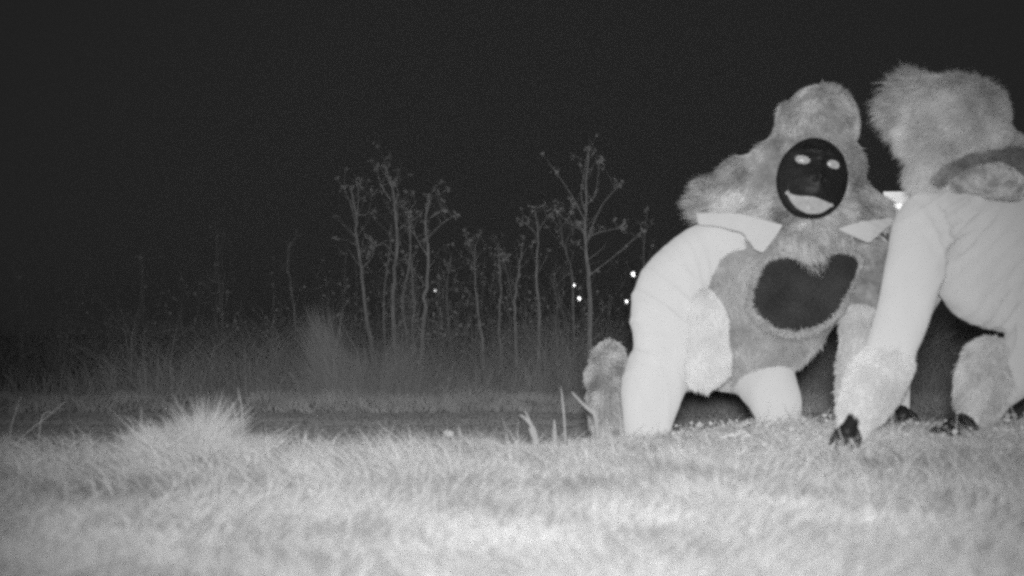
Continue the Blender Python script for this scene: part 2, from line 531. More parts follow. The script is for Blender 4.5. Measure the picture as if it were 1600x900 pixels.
clover('clover_patch', 42000, (-2.4, 2.6, 1.3, 4.45), 'small round clover leaves thick along the crest beside the gloves', right_patch)

# ------------------------------------------------------------------ verge and rough grass across the road
def far_den(x, y, p):
    return np.clip(0.55 + 0.5 * vnoise(p, 1.1, 81), 0.06, 1) * (0.25 + 0.75 * sstep(x, -5, 0))
grass_field('verge_grass', 26000, (-9, 10, 12.95, 14.2), (0.06, 0.20), 0.010, M['verge'],
            'pale mown strip of grass along the far edge of the road', 1.1, density=lambda x, y, p: 0.45 + 0.55 * sstep(x, -4.5, -0.5))
grass_field('rough_grass', 60000, (-11, 12, 14.0, 19.0), (0.35, 1.05), 0.013, M['farleaf'],
            'tall dim rough grass standing between the saplings', 1.7, density=far_den,
            lenmul=lambda x, y: (0.55 + 0.45 * sstep(y, 14.0, 15.5)) * (1 + 0.25 * np.sin(x * 1.3 + 1)))

# ================================================================== SAPLINGS
def twig_np(S, a, d, ln, r, n=4, wob=0.12):
    pts = [Vector(a)]; dd = Vector(d).normalized()
    for k in range(n):
        dd = (dd + Vector((random.gauss(0, wob), random.gauss(0, wob), random.gauss(0, wob) + 0.04))).normalized()
        pts.append(pts[-1] + dd * ln / n)
    S.add(tube_np(pts, [r * (1 - 0.75 * i / n) for i in range(n + 1)], 5, False))
    return pts

def leafcluster(L, c, s, n=9):
    s *= 0.85
    for _ in range(int(n * 1.1)):
        o = Vector((random.gauss(0, s), random.gauss(0, s), random.gauss(0, s)))
        a = Vector((random.gauss(0, 1), random.gauss(0, 1), random.gauss(0, 1))).normalized()
        b = a.orthogonal().normalized(); q = s * random.uniform(0.7, 1.5)
        i = len(L[0])
        p = Vector(c) + o
        L[0].extend([tuple(p - a * q), tuple(p + b * q * 0.5), tuple(p + a * q), tuple(p - b * q * 0.5)])
        L[1].append((i, i + 1, i + 2, i + 3))

def sapling(path, d, rpx, label, limbs=(), twigs=10, dots=1.0, leaf=0.028, top=0.45):
    base = P(path[0][0], path[0][1], d)
    g = float(ground_z(base.x, base.y))
    pts = [Vector((base.x, base.y, g - 0.03))] + [P(x, y, d + 0.0) for x, y in path if P(x, y, d).z > g + 0.1]
    for i in range(1, len(pts)):
        pts[i] = pts[i] + Vector((random.gauss(0, 0.02), random.gauss(0, 0.05), 0))
    r0 = PR(rpx, d) / 2 * 0.74
    t = empty('sapling', (pts[0].x, pts[0].y, g), label, 'tree', 'saplings beyond the road')
    S = Solid()
    fine = []
    for i in range(len(pts) - 1):
        for k in range(4): fine.append(catmull(pts, i, k / 4) + Vector((random.gauss(0, .009), random.gauss(0, .009), 0)))
    fine.append(pts[-1])
    n = len(fine)
    rad = [max(r0 * (1.25 - 0.95 * (i / (n - 1)) ** 0.9), 0.004) for i in range(n)]
    S.add(tube_np(fine, rad, 7))
    link('trunk', S.plain('trunk'), t, [M['bark']])
    B = Solid(); L = ([], [])
    for lp in limbs:                      # limbs traced as sketched
        q = [P(x, y, d + random.uniform(-0.15, 0.15)) for x, y in lp]
        ff = []
        for i in range(len(q) - 1):
            for k in range(3): ff.append(catmull(q, i, k / 3))
        ff.append(q[-1])
        B.add(tube_np(ff, [max(r0 * 0.32 * (1 - 0.75 * i / len(ff)), 0.0035) for i in range(len(ff))], 5, False))
        leafcluster(L, ff[-1], leaf * 1.0, int(9 * dots) + 1)
        for _ in range(3):
            k = random.randrange(len(ff) // 3, len(ff))
            e = twig_np(B, ff[k], Vector((random.uniform(-1, 1), random.uniform(-1, 1), random.uniform(0.1, 1.2))), random.uniform(0.12, 0.35), 0.004)
            if random.random() < dots: leafcluster(L, e[-1], leaf * 0.7, 6)
    for _ in range(twigs):
        k = int(n * (top + (1 - top) * random.random() ** 0.8)) ; k = min(k, n - 1)
        ln = random.uniform(0.18, 0.6) * (1.15 - 0.5 * k / n)
        e = twig_np(B, fine[k], Vector((random.uniform(-1, 1), random.uniform(-0.8, 0.8), random.uniform(0.3, 1.5))), ln, max(rad[k] * 0.3, 0.003))
        if random.random() < dots * 0.5: leafcluster(L, e[-1], leaf * random.uniform(0.5, 1.0), 7)
        if random.random() < 0.5:
            e2 = twig_np(B, e[2], Vector((random.uniform(-1, 1), random.uniform(-1, 1), random.uniform(0.2, 1))), ln * 0.5, 0.0035, 3)
            if random.random() < dots * 0.6: leafcluster(L, e2[-1], leaf * 0.5, 5)
    link('branches', B.plain('branches'), t, [M['bark']])['kind'] = 'stuff'
    if L[0]:
        me = mesh_np('leaves', np.array(L[0]), np.array(L[1]), None, False, np.random.default_rng(5).random(len(L[0])))
        link('leaves', me, t, [M['treeleaf']])['kind'] = 'stuff'
    return t

sapling([(925, 620), (923, 530), (921, 440), (917, 380), (913, 330), (917, 240)], 14.2, 9.5,
        'tallest straight sapling, its trunk rising just left of the kneeling person',
        [[(914, 345), (893, 305), (868, 268)], [(918, 372), (938, 325), (955, 303), (972, 286)], [(915, 330), (908, 300), (920, 233)],
         [(914, 360), (895, 352), (868, 330)], [(920, 370), (940, 362), (975, 355)], [(921, 430), (960, 400), (1005, 360)], [(913, 320), (930, 305), (937, 250)]], 16, 1.0, 0.032)
sapling([(652, 640), (655, 560), (662, 480), (667, 420), (671, 350), (674, 310)], 14.4, 8.5,
        'bright leaning sapling right of the tiny dim light, trunk bending left at its foot',
        [[(670, 370), (690, 350), (712, 335)], [(668, 400), (650, 370), (640, 335)], [(672, 340), (690, 330), (694, 330)]], 12)
sapling([(620, 640), (618, 540), (618, 460), (616, 380), (612, 310), (600, 258)], 14.8, 8.5,
        'tall straight sapling at the centre of the left thicket with a twiggy top',
        [[(614, 330), (622, 300), (615, 288)], [(612, 315), (596, 290), (588, 262)], [(617, 400), (598, 380), (575, 398)]], 14)
sapling([(590, 640), (580, 560), (566, 440), (557, 370), (555, 330), (545, 290)], 15.2, 7.5,
        'crooked sapling at the left edge of the thicket leaning left to a tufted top',
        [[(557, 340), (560, 310), (558, 285)], [(556, 350), (548, 320), (538, 295)], [(565, 420), (582, 400), (585, 380)], [(556, 335), (575, 333), (582, 296)]], 14)
sapling([(648, 640), (645, 560), (650, 480), (642, 400), (640, 350)], 16.0, 5.5,
        'slender dim sapling growing close between the two brightest trunks of the thicket', [], 14)
sapling([(600, 640), (604, 560), (596, 480), (604, 400), (608, 352)], 16.5, 5.0,
        'thin dim sapling crowding the left side of the centre trunk', [], 14)
sapling([(634, 640), (636, 560), (630, 470), (635, 400), (640, 340), (652, 315)], 15.6, 5.0,
        'thin wavy sapling just right of the centre trunk', [[(640, 350), (655, 335), (668, 320)]], 12)
sapling([(760, 640), (752, 530), (742, 450), (740, 385)], 15.0, 6.0,
        'short sapling standing alone right of the thicket, bending right at its foot', [[(741, 400), (735, 388), (733, 378)]], 8)
sapling([(782, 640), (780, 520), (778, 440), (778, 382)], 15.6, 5.5,
        'short stubby sapling midway between the thicket and the tallest tree', [[(778, 400), (788, 398), (790, 402)]], 8)
sapling([(805, 640), (807, 530), (803, 470), (812, 420), (814, 385)], 15.0, 6.5,
        'forked sapling whose second stem crosses it low down', [[(806, 500), (795, 440), (784, 400)]], 8)
sapling([(845, 640), (843, 520), (841, 430), (838, 370), (837, 330)], 14.8, 6.5,
        'straight bare sapling left of the pair of small lights', [[(838, 370), (850, 345), (858, 338)], [(838, 365), (822, 350), (815, 350)]], 8)
sapling([(905, 640), (898, 540), (890, 430), (880, 380), (874, 345)], 16.0, 4.5,
        'faint thin sapling leaning left behind the pair of small lights', [[(882, 390), (890, 365), (908, 350)]], 10)
sapling([(700, 640), (705, 540), (700, 460), (706, 400)], 17.0, 4.0,
        'faint short sapling at the right of the tiny dim light', [], 9)
sapling([(868, 640), (864, 540), (868, 480), (862, 430)], 17.0, 4.0,
        'faint short stem between the straight bare sapling and the tallest tree', [], 8)
sapling([(1000, 640), (998, 500), (1004, 420), (1010, 350)], 16.0, 4.0,
        'faint thin sapling half hidden by the bent sleeve of the kneeling person', [], 9)
sapling([(470, 640), (466, 530), (456, 470), (449, 420), (447, 385)], 19, 4.6,
        'dim sapling left of the thicket above the pale grass clump', [[(450, 420), (452, 395), (455, 380)]], 9, 0.5)
sapling([(352, 640), (349, 520), (342, 440), (338, 360)], 22, 4.6,
        'dim bare sapling above the right part of the near tussock', [[(340, 400), (348, 380), (350, 366)]], 8, 0.4)
sapling([(288, 640), (290, 560), (284, 490), (286, 470)], 22, 3.5,
        'short dim stem above the middle of the near tussock', [], 5, 0.3)
sapling([(210, 640), (213, 530), (218, 470), (222, 395)], 22, 4.6,
        'dim straight sapling above the left part of the near tussock', [], 8, 0.4)
sapling([(94, 640), (94, 520), (93, 450), (90, 390)], 22, 4.4,
        'dim straight sapling nearest the left edge of the photo', [[(92, 430), (85, 410), (80, 400)]], 8, 0.4)

# thin wands and brush between the saplings
def wands(name, n, xr, yr, h, width, m, label, cat, dens=None):
    x = rng.uniform(*xr, n); y = rng.uniform(*yr, n)
    if dens is not None:
        k = rng.random(n) < dens(x); x, y = x[k], y[k]; n = len(x)
    p = np.stack([x, y, ground_z(x, y)], -1)
    d_ = unit(np.stack([rng.normal(size=n) * 0.10, rng.normal(size=n) * 0.10, np.ones(n)], -1))
    Vs_, Qs_, Ts_, At_ = [], [], [], []
    off = 0
    cur = p; L_ = h * rng.uniform(0.45, 1.05, n); w0_ = width * rng.uniform(0.6, 1.4, n)
    for sgm in range(4):                                    # the wand in four bending pieces
        nd = unit(d_ + rng.normal(size=(n, 3)) * np.array([0.12, 0.12, 0]))
        nxt = cur + nd * (L_ / 4)[:, None]
        side = unit(np.cross(nd, rng.normal(size=(n, 3))))
        a_, b_ = w0_ * (1 - 0.2 * sgm), w0_ * (0.8 - 0.2 * sgm)
        Vp = np.stack([cur - side * a_[:, None] / 2, cur + side * a_[:, None] / 2, nxt + side * b_[:, None] / 2, nxt - side * b_[:, None] / 2], 1).reshape(-1, 3)
        Vs_.append(Vp); Qs_.append(off + np.arange(n * 4).reshape(-1, 4)); At_.append(np.full(n * 4, 0.4)); off += n * 4
        if sgm:                                             # side twigs with a few dry leaves
            for _ in range(2):
                t0 = cur + (nxt - cur) * rng.random((n, 1))
                dd = unit(nd * 0.8 + rng.normal(size=(n, 3)) * 0.6)
                ll = rng.uniform(0.08, 0.35, n)
                V_, Q_, T_, A_ = blades(t0, dd, unit(dd + np.array([0, 0, 0.5])), ll, np.full(n, width * 0.6), rng.random(n))
                Vs_.append(V_); Qs_.append(Q_ + off); Ts_.append(T_ + off); At_.append(A_); off += len(V_)
                kk = rng.random(n) < 0.5
                tip = (t0 + dd * ll[:, None])[kk]; nk = len(tip)
                V_, Q_, T_, A_ = blades(tip, unit(rng.normal(size=(nk, 3))), unit(rng.normal(size=(nk, 3))), np.full(nk, 0.06), np.full(nk, 0.035), rng.random(nk))
                Vs_.append(V_); Qs_.append(Q_ + off); Ts_.append(T_ + off); At_.append(A_); off += len(V_)
        cur = nxt; d_ = nd
    o = link(name, mesh_np(name, np.concatenate(Vs_), np.concatenate(Qs_), np.concatenate(Ts_), True, np.concatenate(At_)), None, [m])
    tag(o, label, cat, None, 'stuff')
def wand_den(x):
    return 0.12 + 0.88 * np.exp(-((x + 1.3) / 0.9) ** 2) + 0.45 * np.exp(-((x - 0.4) / 1.1) ** 2) + 0.3 * sstep(x, 1.2, 3)
wands('undergrowth', 1300, (-8, 9), (14.6, 18.5), 2.0, 0.009, M['bark'], 'dim brush of thin wands and twigs between the saplings', 'undergrowth', wand_den)
wands('far_scrub', 5200, (-22, 22), (21, 30), 1.15, 0.022, M['farleaf'], 'dark scrub belt far behind the rough grass', 'scrub')

# leaning clump of pale feathery grass
def clump(name, px, py, d, n, h, spread, m, label, cat, lean=(0, 0, 0), width=0.006, fan=0.45, tone=0.5):
    b = P(px, py, d)
    bx, by = b.x, b.y
    r = np.abs(rng.normal(size=n)) * spread; a = rng.uniform(0, 6.28, n)
    x = bx + np.cos(a) * r; y = by + np.sin(a) * r * 0.7
    root = np.stack([x, y, ground_z(x, y)], -1)
    out = np.stack([np.cos(a) * np.minimum(r / spread, 1.6), np.sin(a) * np.minimum(r / spread, 1.6), np.zeros(n)], -1) * fan
    d0 = unit(np.array([[0, 0, 1.0]]) + out + np.array([lean]) * 0.5 + rng.normal(size=(n, 3)) * 0.13)
    d1 = unit(out * 1.6 + np.array([lean]) + rng.normal(size=(n, 3)) * 0.25 + np.array([[0, 0, 0.55]]))
    ln = h * (1 + 0.35 * vnoise(root, 14, 95)) * rng.uniform(0.45, 1.1, n) * np.exp(-0.25 * (r / spread) ** 2)
    V, Q, T, at = blades(root, d0, d1, ln, width * rng.uniform(0.6, 1.4, n), np.clip(tone + rng.normal(size=n) * 0.22, 0, 1))
    g = float(ground_z(bx, by))
    t = empty(name, (bx, by, g), label, cat)
    link('blades', mesh_np('blades', V, Q, T, True, at), t, [m])['kind'] = 'stuff'
    return t
clump('pampas_clump', 520, 640, 14.3, 1300, 1.1, 0.20, M['farleaf'], 'pale feathery grass clump leaning left at the foot of the thicket', 'grass clump', (-0.35, 0, 0.1), 0.012, 0.25)
clump('shrub', 600, 640, 14.6, 2200, 1.0, 0.55, M['farleaf'], 'dim brushy shrub filling the base of the thicket', 'shrub', (0, 0, 0), 0.012, 0.4, 0.35)
# tussock in front
def tussock(name, d, subs, m, label, cat):
    c = P(310, 700, d); g = float(ground_z(c.x, c.y))
    t = empty(name, (c.x, c.y, g), label, cat)
    VV, QQ, TT, AA, off = [], [], [], [], 0
    for px, dd, n, h, spread, lean in subs:
        b = P(px, 700, d + dd)
        a = rng.uniform(0, 6.28, n); rr_ = np.abs(rng.normal(size=n)) * spread
        x = b.x + np.cos(a) * rr_; y = b.y + np.sin(a) * rr_
        root = np.stack([x, y, ground_z(x, y)], -1)
        out = np.stack([np.cos(a), np.sin(a), np.zeros(n)], -1) * (0.15 + 0.6 * np.minimum(rr_ / spread, 1.8))[:, None] * 0.5
        out += np.array([lean, 0, 0])
        wild = rng.normal(size=(n, 3)) * np.where(rng.random(n) < 0.35, 0.55, 0.16)[:, None]
        d0 = unit(np.array([[0, 0, 1.0]]) + out + wild * 0.7)
        d1 = unit(out * 2.0 + wild + np.array([[0, 0, 0.25]]))
        ln = h * rng.uniform(0.3, 1.1, n) * (1 + 0.3 * vnoise(root, 30, 97))
        V, Q, T, at = blades(root, d0, d1, ln, 0.0032 * rng.uniform(0.5, 1.6, n), np.clip(0.6 + 0.3 * vnoise(root, 25, 96) + rng.normal(size=n) * 0.22, 0, 1))
        VV.append(V); QQ.append(Q + off); TT.append(T + off); AA.append(at); off += len(V)
    link('blades', mesh_np('blades', np.concatenate(VV), np.concatenate(QQ), np.concatenate(TT), True, np.concatenate(AA)), t, [m])['kind'] = 'stuff'
tussock('grass_tussock', 3.84, [(215, 0.0, 500, 0.09, 0.05, -0.2), (240, 0.03, 800, 0.135, 0.045, -0.3), (272, 0.0, 1000, 0.15, 0.05, -0.1), (300, 0.04, 1200, 0.20, 0.05, 0.05),
        (325, 0.0, 1000, 0.195, 0.045, 0.15), (352, 0.05, 900, 0.165, 0.045, 0.35), (378, 0.0, 700, 0.12, 0.05, 0.2), (405, -0.02, 500, 0.08, 0.06, 0.1), (290, -0.12, 1000, 0.09, 0.10, 0.0)],
        M['grass_long'], 'large bright ragged tussock of spiky grass on the bank crest at left', 'grass tussock')
clump('small_grass_tuft', 160, 700, 3.92, 500, 0.05, 0.09, M['grass'], 'small low grass tuft on the crest left of the large tussock', 'grass tuft', (0, 0, 0), 0.003, 0.7)

# single tall weeds and blades along the crest
def weed(name, px, d, paths, label, cat, w_px=3.5, m='straw', leafy=0):
    """stems (and flat leaves) traced from the crest; each stem its own part"""
    b = P(px, 690, d); g = float(ground_z(b.x, b.y))
    t = empty(name, (b.x, b.y, g), label, cat)
    for q in paths:
        pts = [P(x, y, d + 0.01 * i) for i, (x, y) in enumerate(q)]
        if pts[0].z > g: pts[0] = Vector((pts[0].x, pts[0].y, g))
        ff = []
        for i in range(len(pts) - 1):
            for k in range(4): ff.append(catmull(pts, i, k / 4))
        ff.append(pts[-1]); n = len(ff)
        wd = PR(w_px * 0.7, d)
        V, Q = [], []
        for i, p in enumerate(ff):
            s = wd * 0.5 * (0.9 if i < n - 1 else 0.1) * (0.55 + 0.6 * math.sin(math.pi * min(i / (n - 1) + 0.15, 1)))
            tg = (ff[min(i + 1, n - 1)] - ff[max(i - 1, 0)]).normalized(); sd = tg.cross(Vector((0, 1, 0)))
            sd = sd.normalized() if sd.length > 0.01 else Vector((1, 0, 0))
            V += [tuple(p - sd * s), tuple(p + Vector((0, -0.35 * s, 0))), tuple(p + sd * s)]
            if i: Q += [(3 * i - 3, 3 * i - 2, 3 * i + 1, 3 * i), (3 * i - 2, 3 * i - 1, 3 * i + 2, 3 * i + 1)]
        link('blade', mesh_np('blade', np.array(V), np.array(Q), None, True, np.full(len(V), 0.6)), t, [M[m]])
    return t
weed('broad_weed', 830, 3.9, [[(842, 700), (836, 675), (822, 655), (812, 648)], [(838, 700), (832, 672), (820, 640)], [(846, 700), (834, 684), (826, 668)]],
     'three broad bright blades leaning left on the crest, left of the kneeling person', 'grass blades', 7)
weed('thin_weed', 868, 3.95, [[(868, 700), (867, 680), (866, 655)]], 'single short stubby stem between the leaning blades and the thin stem', 'grass stem', 8)
weed('thin_weed', 882, 3.98, [[(884, 700), (882, 660), (878, 618), (876, 605)]], 'tall thin upright stem left of the folded leaf', 'grass stem', 4)
weed('folded_leaf', 925, 4.0, [[(935, 700), (933, 670), (929, 648), (918, 638), (905, 625), (893, 612)]], 'broad bent leaf folded over to the left in front of the furry boot', 'leaf blade', 8)
weed('loose_weed', 980, 3.7, [[(998, 740), (988, 705), (975, 682)], [(1040, 720), (1034, 690), (1028, 670)], [(950, 730), (962, 705), (972, 686)], [(1050, 735), (1044, 700), (1036, 672)]],
     'few loose bright stems crossing in front of the left knee', 'grass stem', 4)
weed('dead_stalk', 378, 3.95, [[(383, 700), (379, 660), (377, 632), (371, 605)], [(380, 655), (366, 640), (362, 628)]], 'thin dead stalk sticking up at the right side of the large tussock', 'stalk', 3)
weed('dead_stalk', 215, 3.9, [[(222, 700), (221, 670), (221, 635)], [(218, 690), (208, 665), (192, 648)]], 'two thin dead stalks splaying at the left side of the large tussock', 'stalk', 2.6)
weed('dry_weed', 40, 4.0, [[(8, 700), (40, 678), (75, 650), (105, 625)], [(14, 700), (18, 665), (34, 618)], [(60, 662), (66, 650), (90, 645)]],
     'faint branching dry weed at the far left above the crest', 'weed', 2.2)
weed('clover_stalk', 1590, 3.7, [[(1596, 690), (1586, 655), (1577, 628)]], 'thin pale stalk at the right edge beside the black foot', 'stalk', 3)
wd_ = weed('flower', 705, 3.95, [[(712, 700), (708, 688), (705, 682)], [(718, 700), (719, 680), (716, 664)]], 'tiny white flower head on a short stem at the middle of the crest', 'flower', 3)
S_ = Solid(); S_.ball(702, 678, 3.95, 7, 5, 5); S_.ball(698, 675, 3.95, 4, 3, 3)
link('petals', S_.fuse('petals', 0.002, 2), wd_, [M['teeth']])

# ================================================================== FAR LIGHTS
def yard_lamp(px, py, d, rpx, label, m='lamp', tail=0):
    c = P(px, py, d); g = float(ground_z(c.x, c.y))
    t = empty('lamp_post', (c.x, c.y, g), label, 'lamp', 'small lights far beyond the saplings')
    S = Solid(); S.add(tube_np([(c.x, c.y + 0.12, g - 0.05), (c.x, c.y + 0.12, c.z + 0.02), (c.x, c.y, c.z + 0.10)], [0.03, 0.022, 0.02], 8))
    link('post', S.plain('post'), t, [M['metal']])
    S = Solid(); r = PR(rpx, d) * 0.62
    S.add(ball_np(c, (r, r, r * 1.05), None, 12, 8))
    if tail: S.add(ball_np(c + Vector((r * 0.5, 0, -r * 1.1)), (r * 0.45, r * 0.45, r * 0.7), None, 10, 6))
    link('bulb', S.plain('bulb'), t, [M[m]])
    return t
yard_lamp(989, 428, 34, 4.0, 'brightest far light, highest and nearest to the bent sleeve', 'lamp', 1)
yard_lamp(897, 446, 36, 2.6, 'upper light of the close pair left of the tallest sapling')
yard_lamp(905, 466, 33, 3.2, 'lower light of the close pair left of the tallest sapling', 'lamp', 1)
yard_lamp(979, 471, 34, 3.0, 'far light low beside the bent sleeve, under the brightest one')
yard_lamp(680, 454, 38, 2.2, 'dimmest tiny light standing inside the left thicket', 'lamp_dim')

d = 13.6
c = P(1406, 326, d); g = float(ground_z(c.x, c.y))
t = empty('floodlight', (c.x, c.y, g), 'glaring white floodlight half seen between the two furry heads and shoulders', 'floodlight')
S = Solid(); S.add(tube_np([(c.x, c.y + 0.16, g - 0.05), (c.x, c.y + 0.16, c.z + 0.1)], [0.045, 0.04], 10)); link('post', S.plain('post'), t, [M['metal']])
def boxy(c, sx, sy, sz, taper=1.0):
    V = []
    for z, k in ((-1, taper), (1, 1)):
        for x, y in ((-1, -1), (1, -1), (1, 1), (-1, 1)): V.append((c[0] + x * sx * k, c[1] + y * sy * k, c[2] + z * sz))
    return V, [(0, 3, 2, 1), (4, 5, 6, 7), (0, 1, 5, 4), (1, 2, 6, 5), (2, 3, 7, 6), (3, 0, 4, 7)], []
s = PR(1, d)
S = Solid(); S.add(boxy((c.x, c.y + 0.06, c.z), 27 * s, 0.07, 27 * s)); link('housing', S.plain('housing', False), t, [M['metal']])
S = Solid(); S.add(boxy((c.x, c.y - 0.03, c.z + 16 * s), 26 * s, 0.018, 10 * s)); link('reflector', S.plain('reflector', False), t, [M['lens2']])
S = Solid(); S.add(boxy((c.x, c.y - 0.03, c.z - 10 * s), 24 * s, 0.025, 15.5 * s, 0.9)); link('lens', S.plain('lens', False), t, [M['lens']])

# ================================================================== HANDS AND FEET
def hand(name, wrist, fdir, back, size, parent, curls, spread=0.16, side=1, label=None):
    """wrist point, direction of the fingers, direction of the back of the hand; five fingers of unequal length"""
    f = Vector(fdir).normalized(); b = Vector(back); b = (b - f * b.dot(f)).normalized(); s = f.cross(b) * side
    S = Solid(); w0 = Vector(wrist)
    pl = size * 0.53
    S.add(tube_np([w0 - f * size * 0.22, w0, w0 + f * pl * 0.5], [size * 0.17, size * 0.17, size * 0.2], 12))
    rot = Matrix((s, b, f)).transposed()
    S.add(ball_np(w0 + f * pl * 0.55, (size * 0.235, size * 0.105, pl * 0.58), rot, 16, 10))
    lens_ = (0.40, 0.46, 0.43, 0.33)
    for i in range(4):
        k = (i - 1.5)
        p = w0 + f * pl * (0.98 - 0.05 * abs(k)) + s * k * size * 0.145
        dd = (f + s * k * spread).normalized(); L = size * lens_[i]
        pts = [p - f * size * 0.12, p]; rr = [size * 0.062, size * 0.062]
        cur = 0
        for j, fr in enumerate((0.45, 0.32, 0.23)):
            cur += R(curls[i]) * (0.55, 1.0, 0.7)[j]
            dj = (dd * math.cos(cur) - b * math.sin(cur))
            p = p + dj * L * fr; pts.append(p.copy()); rr.append(size * (0.054, 0.048, 0.038)[j])
        S.add(tube_np(pts, rr, 10))
    p = w0 + f * pl * 0.28 - s * size * 0.17
    td = (f * 0.75 - s * 0.75 - b * 0.25).normalized()
    S.add(tube_np([p, p + td * size * 0.2, p + (td + f * 0.5).normalized() * size * 0.36 - b * size * 0.05], [size * 0.075, size * 0.066, size * 0.05], 10))
    me = S.fuse(name, size * 0.018, 3)
    o = link(name, me, parent, [M['black']])
    if label: o['label'] = label
    return o

def foot(name, heel, toe, size, parent):
    h = Vector(heel); t_ = Vector(toe); f = (t_ - h).normalized(); s = f.cross(Vector((0, 0, 1))).normalized(); u = s.cross(f)
    L = (t_ - h).length; S = Solid()
    S.add(tube_np([h + u * size * 0.5, h + f * L * 0.35 + u * size * 0.35, h + f * L * 0.68 + u * 0.1 * size], [size * 0.55, size * 0.5, size * 0.4], 14))
    S.add(tube_np([h + u * size * 0.5, h + u * size * 1.6], [size * 0.5, size * 0.45], 12))
    for k in range(5):
        kk = k - 2
        p = h + f * L * 0.66 + s * kk * size * 0.24
        dd = (f + s * kk * 0.16).normalized(); ln = L * (0.36, 0.34, 0.31, 0.27, 0.22)[k]
        r = size * (0.2, 0.14, 0.135, 0.13, 0.12)[k]
        S.add(tube_np([p, p + dd * ln * 0.5 + u * size * 0.08, p + dd * ln - u * size * 0.05], [r * 1.1, r, r * 0.8], 10))
    return link(name, S.fuse(name, size * 0.07, 4), parent, [M['black']])

# ================================================================== KNEELING PERSON
G1 = float(ground_z(P(1110, 600, 4.2).x, 4.2))
p1 = empty('person', (P(1110, 600, 4.2).x, 4.25, G1), 'person kneeling upright in a shaggy ape suit, dark grinning mask turned to the camera', 'person', 'people in ape suits')

def wrinkle(me, specs, fine=0.002, seed=300):
    """cloth folds: each spec = (centre, radius, axis across the folds, frequency, depth)"""
    V, Nn = get_vn(me)
    disp = fine * vnoise(V, 16, seed) + fine * 0.6 * vnoise(V, 34, seed + 1)
    for i, (c, rad_, ax, fr, dep) in enumerate(specs):
        c = np.array(c); r2 = ((V - c) ** 2).sum(1) / rad_ ** 2
        ww = np.exp(-r2 * 1.3)
        ax = np.array(ax, float); ax /= np.linalg.norm(ax)
        wob = 0.5 * vnoise(V, 7, seed + 10 + i) + 0.22 * vnoise(V, 17, seed + 40 + i)
        s_ = 1 - np.abs(np.sin((V - c) @ ax * fr + wob * 1.8))
        disp += ww * dep * (s_ ** 2 - 0.35)
    set_v(me, V + Nn * disp[:, None])
    return me

B = Solid()
B.chain([(1222, 360, 4.42, 62), (1222, 440, 4.42, 100), (1180, 520, 4.48, 80), (1145, 550, 4.52, 66)])
B.chain([(1262, 330, 4.36, 30), (1240, 380, 4.42, 55)])
# right arm: shoulder, elbow, forearm turned in
B.chain([(1150, 395, 4.38, 56), (1098, 400, 4.32, 49), (1050, 446, 4.25, 52), (1034, 488, 4.2, 50), (1038, 520, 4.18, 50), (1040, 575, 4.22, 46)])
B.chain([(1044, 500, 4.22, 44), (1080, 500, 4.17, 32), (1102, 515, 4.11, 26), (1106, 545, 4.07, 26), (1108, 572, 4.06, 26)])
B.chain([(1040, 500, 4.22, 44), (1062, 540, 4.25, 36), (1060, 570, 4.28, 34)])
# left arm to the ground
B.chain([(1290, 400, 4.42, 60), (1350, 402, 4.42, 44), (1352, 480, 4.36, 35), (1338, 560, 4.25, 28), (1325, 640, 4.15, 20)])
# thighs, knees and folded lower legs
B.chain([(1120, 545, 4.52, 64), (1046, 565, 4.3, 54), (1020, 605, 4.17, 50), (1012, 668, 4.15, 38)])
B.chain([(1012, 655, 4.2, 32), (1008, 662, 4.4, 26), (985, 668, 4.7, 24)])
B.chain([(1165, 555, 4.55, 60), (1192, 590, 4.42, 48), (1210, 622, 4.3, 41), (1218, 662, 4.26, 31)])
B.chain([(1218, 640, 4.32, 32), (1218, 645, 4.5, 26), (1215, 662, 4.8, 22)])
me = B.fuse('body', 0.0105, 12)
wrinkle(me, [
    (P(1030, 470, 4.1), 0.16, (0.6, 0.1, 0.8), 40, 0.028),
    (P(1082, 400, 4.18), 0.11, (1.0, 0.2, 0.15), 60, 0.014),
    (P(1010, 540, 4.08), 0.09, (0.25, 0.0, 1.0), 48, 0.018),
    (P(1000, 610, 4.05), 0.14, (1.0, 0.2, 0.25), 44, 0.015),
    (P(1215, 600, 4.1), 0.13, (1.0, 0.1, -0.3), 44, 0.012)], 0.0022)
link('body', me, p1, [M['fabric']])

# furry vest over the torso
Vs = Solid()
Vs.chain([(1190, 385, 4.38, 66), (1212, 440, 4.37, 108), (1185, 510, 4.42, 88), (1160, 545, 4.44, 60)], grow=0.0)
Vs.chain([(1140, 408, 4.33, 44), (1132, 440, 4.31, 50), (1135, 480, 4.33, 44)])
Vs.chain([(1150, 520, 4.33, 46), (1185, 536, 4.34, 44), (1222, 530, 4.34, 42)])
Vs.chain([(1102, 400, 4.32, 28), (1108, 440, 4.3, 34), (1112, 480, 4.31, 34)])
Vs.chain([(1270, 385, 4.38, 54), (1258, 432, 4.36, 76), (1212, 485, 4.4, 74)])
me = Vs.fuse('fur_vest', 0.011, 22)
down = lambda p, q: np.tile(np.array([0.15, -0.1, -1.0]), (len(p), 1))
cpatch = P(1258, 452, 4.12)
PR1 = PR(1, 4.12)
def patch_local(p):
    u = (p[:, 0] - cpatch.x) / PR1; v = (p[:, 2] - cpatch.z) / PR1
    a = R(-28)
    return (u * math.cos(a) + v * math.sin(a)), (-u * math.sin(a) + v * math.cos(a))
furred('fur_vest', me, 52000, 0.036, down, p1, [M['fur_vest']], 0.3, 0.004, 0.3)

